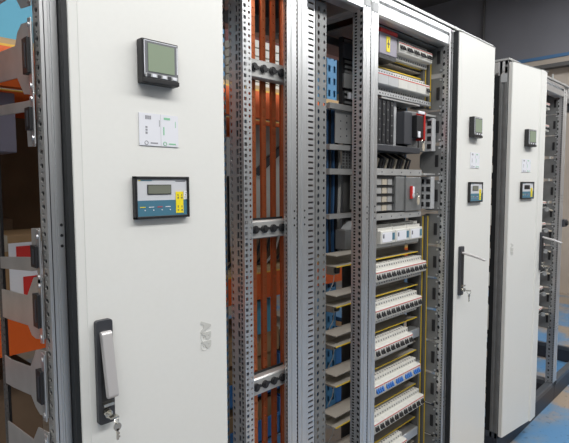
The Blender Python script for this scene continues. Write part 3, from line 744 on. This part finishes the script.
# ------------------------------------------------------------------ devices on the doors
D1 = (.395, 0, 0); D2 = (2.052, 0, 0); D3 = (X3, Y3, A3)
meter(on_door(*D1, .187, 1.763), 0, 'square panel meter with green screen, on large near door')
info_label(on_door(*D1, .192, 1.621), 0, 'white two-part label between meter and display on the large near door')
display(on_door(*D1, .193, 1.472), 0, 'wide display panel with yellow sticker on the large near door')
meter(on_door(*D2, .152, 1.754), 0, 'small dark panel meter on the second door, beside the breaker bay')
info_label(on_door(*D2, .176, 1.608), 0, 'white label between meter and display on the second door')
display(on_door(*D2, .179, 1.462), 0, 'display panel with grey screen on the second door')
meter(on_door(*D3, .187, 1.746), A3, 'small dark panel meter on the slightly open far door')
info_label(on_door(*D3, .173, 1.598), A3, 'white label between meter and display on the slightly open far door')
display(on_door(*D3, .182, 1.464), A3, 'display panel with black screen on the slightly open far door', True)
key(on_door(*D1, .046, 1.028, .0465), 0, 'key with a second key hanging in the lock of the near door')
key(on_door(*D2, .046, 1.028, .0465), 0, 'key with a second key hanging in the lock of the second door')
key(on_door(*D3, W3 - .021, 1.028, .041), A3, 'key hanging in the lock of the slightly open far door')

# ------------------------------------------------------------------ storage rack behind the cabinets
rk = thing('pallet_rack', 'pallet rack with orange beams and blue uprights behind the cabinets', 'rack', (2, 1.3, 0))
for i, x in enumerate((-.62, 1.47, 2.36, 3.2)):
    for y in (.97, 1.80):
        b = MB(); b.perf((x, y), (1, 0), (0, 1), 0, 2.45, [(.050, .075, [(.010, .020, False)])] * 2, 'rack_blue'); b.box(x + .005, x + .095, y + .05, y + .055, 0, 2.45, 'rack_blue'); b.box(x, x + .004, y, y + .055, 0, 2.45, 'rack_blue'); b.box(x + .096, x + .1, y, y + .055, 0, 2.45, 'rack_blue'); bp(b, 'upright', rk)
    b = MB()
    for k in range(3):
        z = .35 + k * .7; s = 1 if k % 2 else -1
        b.tube([(x + .05, 1.03, z - s * .3), (x + .05, 1.79, z + s * .3)], .018, 'rack_blue', 4)
    bp(b, 'brace', rk)
for z in (.885, 1.848):
    for y in (.925, 1.82):
        b = MB(); b.box(-.60, 3.28, y, y + .045, z, z + .138, 'orange'); b.box(-.6, 3.28, y, y + .05, z + .138, z + .146, 'beam_top'); bp(b, 'beam', rk)
    b = MB()
    for k in range(7): b.box(-.6, 3.28, (.926, .975, 1.095, 1.215, 1.335, 1.455, 1.575)[k], (.972, 1.09, 1.21, 1.33, 1.45, 1.57, 1.76)[k], z + .146, z + .166, 'wood')
    bp(b, 'shelf_board', rk)
S1, S2 = .885 + .169, 1.848 + .169
def carton(x0, x1, y0, y1, z0, z1, m, label, rz=0., lid=True, name='cardboard_box'):
    cx, cy = (x0 + x1) / 2, (y0 + y1) / 2
    t = thing(name, label, 'box', (cx, cy, z0), rz)
    b = MB(); w, d, h = (x1 - x0) / 2, (y1 - y0) / 2, z1 - z0
    b.box(-w, w, -d, d, 0, h, m); b.build('body', t, bevel=.004)
    if lid:
        b = MB(); b.box(-.025, .025, -d - .001, d + .001, h - .06, h + .001, 'skin_beige'); b.build('tape', t)
    return t
# left part (seen through the open left frame)
carton(.20, .74, 1.08, 1.5, S2, S2 + .5, 'sky_blue', 'light blue crate on the upper shelf at the far left', name='storage_crate', lid=False)
carton(.30, .60, .98, 1.28, 1.62, 1.835, 'lilac', 'grey violet carton under the upper beam at far left', lid=False)
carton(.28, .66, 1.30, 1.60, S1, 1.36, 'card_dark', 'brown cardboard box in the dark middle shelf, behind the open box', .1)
carton(.34, .74, 1.02, 1.28, S1, 1.312, 'card', 'cardboard box with a white and red sheet, on the middle shelf')
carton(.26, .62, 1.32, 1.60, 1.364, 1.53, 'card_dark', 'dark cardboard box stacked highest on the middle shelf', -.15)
carton(.30, .52, 1.04, 1.26, 1.315, 1.46, 'card', 'small tilted cardboard carton on top of the open box', .2)
carton(-.30, .98, 1.69, 1.76, S1, 1.835, 'card_dark', 'tall dark brown backdrop added to darken the back of the middle shelf at left', 0, False, 'dark_backdrop')  # added backdrop, its dark colour stands for the shade in the shelf
t = thing('packaging_sheet', 'white sheet with red square leaning on a cardboard box at left', 'packaging', (.62, 1.0, S1))
b = MB(); b.box(.560, .690, .992, .998, S1, 1.285, 'paper'); bp(b, 'sheet', t)
b = MB(); b.box(.585, .672, .990, .992, 1.195, 1.272, 'red'); b.box(.605, .672, .990, .992, S1, 1.155, 'red'); bp(b, 'red_print', t)['label'] = 'red printed square'
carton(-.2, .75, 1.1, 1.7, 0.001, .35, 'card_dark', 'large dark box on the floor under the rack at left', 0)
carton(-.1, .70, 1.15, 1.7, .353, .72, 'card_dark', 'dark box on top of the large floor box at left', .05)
# middle part (seen through the busbar bay)
t = thing('slatted_panel_stack', 'stack of off-white slatted panels on the upper shelf behind the busbars', 'panels', (1.95, 1.2, S2))
for k in range(6):
    b = MB(); b.box(1.72, 2.22, 1.02, 1.28, S2 + k * .045, S2 + .040 + k * .045, 'slatgrey'); bp(b, 'panel', t, .003)
carton(1.62, 1.95, 1.32, 1.75, S2, S2 + .7, 'maroon', 'dark red tall carton on the upper shelf behind the busbars', 0, False)
carton(1.98, 2.30, 1.32, 1.7, S2, S2 + .7, 'maroon', 'dark red carton behind the slatted panels', 0, False)
carton(1.78, 2.34, 1.10, 1.14, 1.24, 1.84, 'slatgrey', 'pale upright board behind the busbars on the middle shelf', 0, False, 'pale_board')
b = MB(); b.prism([(1.86, 1.58), (1.89, 1.55), (2.20, 1.78), (2.20, 1.83)], 'y', 1.075, 1.085, 'charcoal'); tag(b.build('dark_strap'), 'dark diagonal strap across the pale upright board', 'strap')
carton(1.60, 1.775, 1.2, 1.6, S1, 1.55, 'charcoal', 'dark case on the middle shelf just left of the pale board', 0, False, 'equipment_case')
carton(1.80, 2.34, 1.02, 1.08, S1, 1.24, 'card_dark', 'dark low carton below the pale upright board', 0, False)
t = carton(2.0, 2.12, .955, .965, S1 + .10, S1 + .33, 'paper', 'white crumpled sheet hanging behind the fourth busbar', .2, False, 'white_sheet')
for k in range(10):
    x = 1.63 + k * .068; b = MB()
    b.tube([(x, .99, 1.34 - (k % 3) * .03), (x + .06, .985, 1.22), (x + .02, .985, 1.12), (x - .05, .99, 1.06)], .008, ('cable_black', 'cable_white', 'cable_black')[k % 3])
    tag(b.build('loose_cable'), 'cable in the loose coils lying on the middle rack shelf', 'cable', 'loose cables on the middle shelf')
carton(1.80, 1.92, 1.0, 1.04, .66, .85, 'sky_blue', 'pale blue carton just below the lower orange beam', 0, False)
# floor level bins and cartons
nm = ['first', 'second', 'third', 'fourth', 'fifth', 'sixth', 'seventh', 'eighth']
for k, x in enumerate((1.60, 1.82, 2.04, 2.48, 2.70)):
    for lv in range(2):
        t = thing('storage_bin', 'blue plastic bin on floor behind busbars, %s from left in the %s layer' % (nm[k], ('bottom', 'upper')[lv]), 'bin', (x, 1.1, lv * .27), group='blue storage bins')
        b = MB(); z = lv * .27; d = .0
        b.box(x, x + .20, 1.04, 1.05, z, z + .13, 'bin_blue'); b.box(x, x + .20, 1.04, 1.40, z, z + .01, 'bin_blue'); b.box(x, x + .01, 1.04, 1.40, z, z + .22, 'bin_blue'); b.box(x + .19, x + .20, 1.04, 1.40, z, z + .22, 'bin_blue'); b.box(x, x + .20, 1.39, 1.40, z, z + .22, 'bin_blue')
        b.box(x - .003, x + .203, 1.033, 1.043, z + .115, z + .135, 'bin_blue')
        bp(b, 'shell', t)
        c = carton(x + .03, x + .17, 1.08, 1.35, z + .012, z + .20 + .03 * (k % 2), 'card', 'small carton inside blue bin, %s from left in the %s layer' % (nm[k], ('bottom', 'upper')[lv]), 0, False)
carton(1.62, 2.02, 1.05, 1.4, .512, .65, 'card', 'flat cardboard box on top of the blue bins behind the busbars', .05, True)
carton(2.06, 2.26, 1.05, 1.4, .512, .62, 'slatgrey', 'pale flat carton on top of the blue bins', 0, False)
# seen through the narrow bay, lower
carton(2.47, 2.70, 1.03, 1.3, S1, 1.6, 'charcoal', 'dark narrow case standing on the middle shelf beyond the narrow bay', 0, False, 'equipment_case')
# roll of pale material on the floor beyond the far bay
t = thing('plastic_roll', 'pale rolled sheeting on the floor behind the far open bay', 'roll', (4.4, .9, .12))
b = MB(); b.cyl((3.9, .95, .14), .14, 1.0, 'x', 'slatgrey', 20); bp(b, 'roll', t)
b = MB(); b.torus((3.87, .70, .13), .11, .018, 'x', 'cable_black', 18, 6); tag(b.build('cable_coil'), 'black coil of cable on the floor beside the pale roll', 'cable coil')

# ------------------------------------------------------------------ camera
f, yaw, pitch, roll = 490., R(45.26), R(4.32), R(.18)
F = Vector((math.sin(yaw) * math.cos(pitch), math.cos(yaw) * math.cos(pitch), -math.sin(pitch)))
Rt = Vector((math.cos(yaw), -math.sin(yaw), 0)); U = Rt.cross(F)
R2 = Rt * math.cos(roll) - U * math.sin(roll); U2 = U * math.cos(roll) + Rt * math.sin(roll)
cam = bpy.data.cameras.new('camera'); co = bpy.data.objects.new('camera', cam); col.objects.link(co)
cam.sensor_width = 36; cam.lens = 36 * f / 569; cam.clip_start = .02
m = Matrix.Identity(4)
for i in range(3): m[i][0] = R2[i]; m[i][1] = U2[i]; m[i][2] = -F[i]
m.translation = (0, -1, 1.5); co.matrix_world = m
sc.camera = co

# ------------------------------------------------------------------ light
def area(name, loc, size, power, rot=(0, 0, 0), colr=(1, 1, 1)):
    l = bpy.data.lights.new(name, 'AREA'); l.shape = 'RECTANGLE'; l.size, l.size_y = size; l.energy = power; l.color = colr
    o = bpy.data.objects.new(name, l); col.objects.link(o); o.location = loc; o.rotation_euler = rot
    return o
area('hall_lamp_front', (2.0, -1.35, 3.15), (6.0, .35), 128, (R(20), 0, 0), (1, .99, .97))
area('hall_lamp_aisle', (1.0, -.9, 4.25), (5.0, .35), 25, (0, 0, 0), (1, .985, .95))
area('fill_left', (-2.2, -.6, 3.9), (.5, 4.0), 40, (0, R(-25), 0), (1, .985, .95))  # unseen fill added to brighten left-facing brackets and posts
area('hall_lamp_rear', (2.0, 2.6, 4.25), (5.0, .5), 30, (0, 0, 0), (1, .985, .95))
area('fill_far', (5.6, -.6, 4.2), (.6, 3.0), 120, (0, 0, 0), (.86, .93, 1))  # unseen fill added to brighten the far wall, cool tint stands for daylight
w = bpy.data.worlds.new('World'); sc.world = w; w.use_nodes = True
nt = w.node_tree; bg = nt.nodes['Background']
tc = nt.nodes.new('ShaderNodeTexCoord'); sx = nt.nodes.new('ShaderNodeSeparateXYZ'); rp = nt.nodes.new('ShaderNodeValToRGB')
nt.links.new(tc.outputs['Generated'], sx.inputs[0]); nt.links.new(sx.outputs['Z'], rp.inputs['Fac']); nt.links.new(rp.outputs['Color'], bg.inputs['Color'])
e = rp.color_ramp.elements; e[0].position = 0; e[0].color = (.07, .075, .08, 1); e[1].position = .45; e[1].color = (1, .99, .96, 1)
x = rp.color_ramp.elements.new(.08); x.color = (.12, .125, .13, 1)
bg.inputs['Strength'].default_value = .85
vs = sc.view_settings
vs.view_transform = 'Standard'; vs.look = 'None'; vs.gamma = 1; vs.use_curve_mapping = False; vs.exposure = -.30
